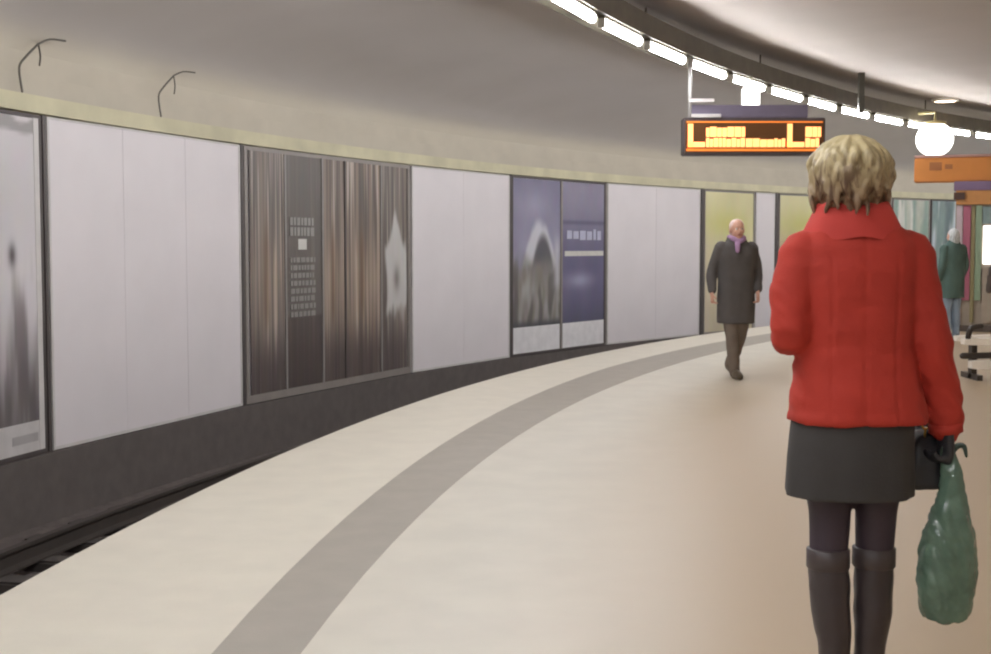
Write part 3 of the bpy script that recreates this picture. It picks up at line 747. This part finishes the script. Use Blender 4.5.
def passer(name, label, loc, rz, coat, trousers, hairc, arms, legs, hem=.62, scarf=None, sc=1.0, rx=.2, collar=None, bald=True, shoe=(58, 50, 46)):
    t = thing('person', label, 'person', loc, rz); t.scale = (sc, sc, sc)
    hc = V3(0, .02, 1.625)
    tor = [(0, 0, .84, .15, .11), (0, 0, 1.0, .16, .115), (0, 0, 1.2, .155, .11), (0, 0, 1.38, .17, .11), (0, 0, 1.45, .16, .08), (0, 0, 1.51, .065, .055)]
    figure(t, dict(torso=tor, head=hc, arms=[dict(p=a[0], hand=a[1]) for a in arms], legs=[dict(p=l[0], r=[.085, .055, .038], toe=l[1]) for l in legs]), M_skin, .008)
    face(t, hc)
    garment('trousers', t, mat(name+'_trousers', trousers, .8, var=.1, bump=.1), [(tube, (l[0], [.10, .072, .060], 18)) for l in legs]+[(tube, ([Vector(l[0][2]), Vector(l[0][2])+V3(0, .01, -.03)], [.06, .058], 18)) for l in legs]+[(loft, ([(0, 0, .82, .15, .11), (0, 0, 1.0, .16, .12)],))], .012, 3, wrinkle(14, .008))
    for l in legs:
        a = Vector(l[0][-1]); b = Vector(l[1])
        bm = bmesh.new(); tube(bm, [a+V3(0, -.03, -.035), (a+b)/2+V3(0, 0, -.008), b], [.048, .050, .036], 14); tube(bm, [a+V3(0, 0, .0), a+V3(0, .03, -.03)], [.05, .05], 14); link('shoe', fuse(bm, .009, 3), mat(name+'_shoe', shoe, .4), t)
    M = mat(name+'_coat', coat, .85, var=.12, scale=5, bump=.15, bscale=50)
    ct = garment('coat', t, M, [(loft, ([(0, 0, hem, rx*1.02, .155), (0, 0, .9, rx, .15), (0, 0, 1.12, rx*.95, .14), (0, 0, 1.35, rx*1.04, .14), (0, 0, 1.44, rx*.96, .115), (0, 0, 1.50, .12, .09), (0, 0, 1.55, .075, .07)], 36, 2.3))]
                 +[(tube, ([a[0][0]*.93+V3(0, 0, .10)]+a[0][1:-1]+[a[0][-1]*.9+a[0][-2]*.1], [.076, .062, .046] if len(a[0]) == 3 else [.075, .07, .064, .056], 18)) for a in arms], .011, 4, wrinkle(11, .009))
    bm = bmesh.new(); n = 28
    rings = [[(q*math.cos(2*PI*i/n), .005+q*.85*math.sin(2*PI*i/n), z_-.05*max(0, math.sin(2*PI*i/n))) for i in range(n)] for z_, q in ((1.49, .125), (1.53, .11), (1.565, .092), (1.565, .08), (1.52, .07))]
    bridge(bm, rings, caps=False); obj('collar', bm, M, ct, True)
    if scarf:
        bm = bmesh.new()
        tube(bm, [(.075, -.03, 1.545), (.06, .075, 1.53), (.0, .10, 1.50), (-.06, .075, 1.53), (-.075, -.03, 1.545)], .028, 12)
        tube(bm, [(.02, .10, 1.51), (.03, .14, 1.45), (.032, .15, 1.40)], [.03, .034, .03], 12, flat=.4, up=(1, 0, 0))
        link('scarf', fuse(bm, .008, 3), mat(name+'_scarf', scarf, .9, var=.12, scale=20, bump=.2), t)
    bm = bmesh.new(); ball(bm, hc+V3(0, -.022, .034), (.082, .096, .088), 20)
    ball(bm, hc+V3(0, -.05, -.02), (.074, .06, .075), 16)
    if not bald:
        loft(bm, [(0, -.03, 1.50, .075, .06), (0, -.025, 1.58, .088, .08), (0, -.02, 1.66, .08, .08)], 24, 2)
    link('hair', fuse(bm, .008, 2, .5, lambda co: .004*noise.noise(co*40)), hair_mat(name+'_hair', hairc, tuple(min(255, c+18) for c in hairc), 1.55, 1.72, tuple(c*.8 for c in hairc)), t)
    return t
down = (0, .15, -1)
passer('walker', 'man in a dark grey coat walking toward the camera along the platform edge', (2.645, 14.3, 0), PI+.12,
       (84, 79, 77), (112, 99, 88), (206, 178, 170),
       [([V3(.18, 0, 1.43), V3(.262, -.03, 1.17), V3(.285, .05, .94)], (down, (-1, 0, 0), (0, 1, 0), .9)),
        ([V3(-.18, 0, 1.43), V3(-.25, -.05, 1.18), V3(-.215, .10, .95)], (down, (1, 0, 0), (0, 1, 0), .9))],
       [([V3(.08, 0, .87), V3(.065, .07, .48), V3(.035, .10, .085)], V3(.035, .30, .036)),
        ([V3(-.08, 0, .87), V3(-.055, .01, .48), V3(-.02, -.26, .135)], V3(-.02, -.10, .036))],
       hem=.60, scarf=(166, 132, 166), rx=.205, shoe=(84, 72, 56))
passer('bystander', 'person in a long dark green coat and pale blue trousers right of the red sleeve', (7.03, 20.0, 0), .35,
       (88, 112, 106), (150, 168, 188), (202, 206, 208),
       [([V3(.18, 0, 1.43), V3(.215, -.02, 1.17), V3(.21, .07, .94)], (down, (-1, 0, 0), (0, 1, 0), .8)),
        ([V3(-.18, 0, 1.43), V3(-.215, -.02, 1.17), V3(-.21, .07, .94)], (down, (1, 0, 0), (0, 1, 0), .8))],
       [([V3(.085, 0, .87), V3(.085, .02, .48), V3(.085, .0, .085)], V3(.10, .19, .036)),
        ([V3(-.085, 0, .87), V3(-.085, .02, .48), V3(-.085, -.0, .085)], V3(-.10, .19, .036))],
       hem=.66, rx=.185, sc=.98, bald=False)

# ------------------------------------------------------------------ camera, view
cam = bpy.data.cameras.new('camera'); co = bpy.data.objects.new('camera', cam); COL.objects.link(co)
cam.sensor_width = 36; cam.lens = 36*1300/991; cam.clip_end = 200
co.location = (0, 0, 1.46); co.rotation_euler = (PI/2-math.atan(82/1300), 0, 0)
S.camera = co
wd = bpy.data.worlds.new('world'); S.world = wd; wd.use_nodes = True
wd.node_tree.nodes['Background'].inputs[0].default_value = (.5, .5, .5, 1); wd.node_tree.nodes['Background'].inputs[1].default_value = .2
S.view_settings.view_transform = 'Standard'; S.view_settings.look = 'None'
S.view_settings.gamma = 1; S.view_settings.use_curve_mapping = False
S.view_settings.exposure = .09
S.cycles.filter_width = 2.2
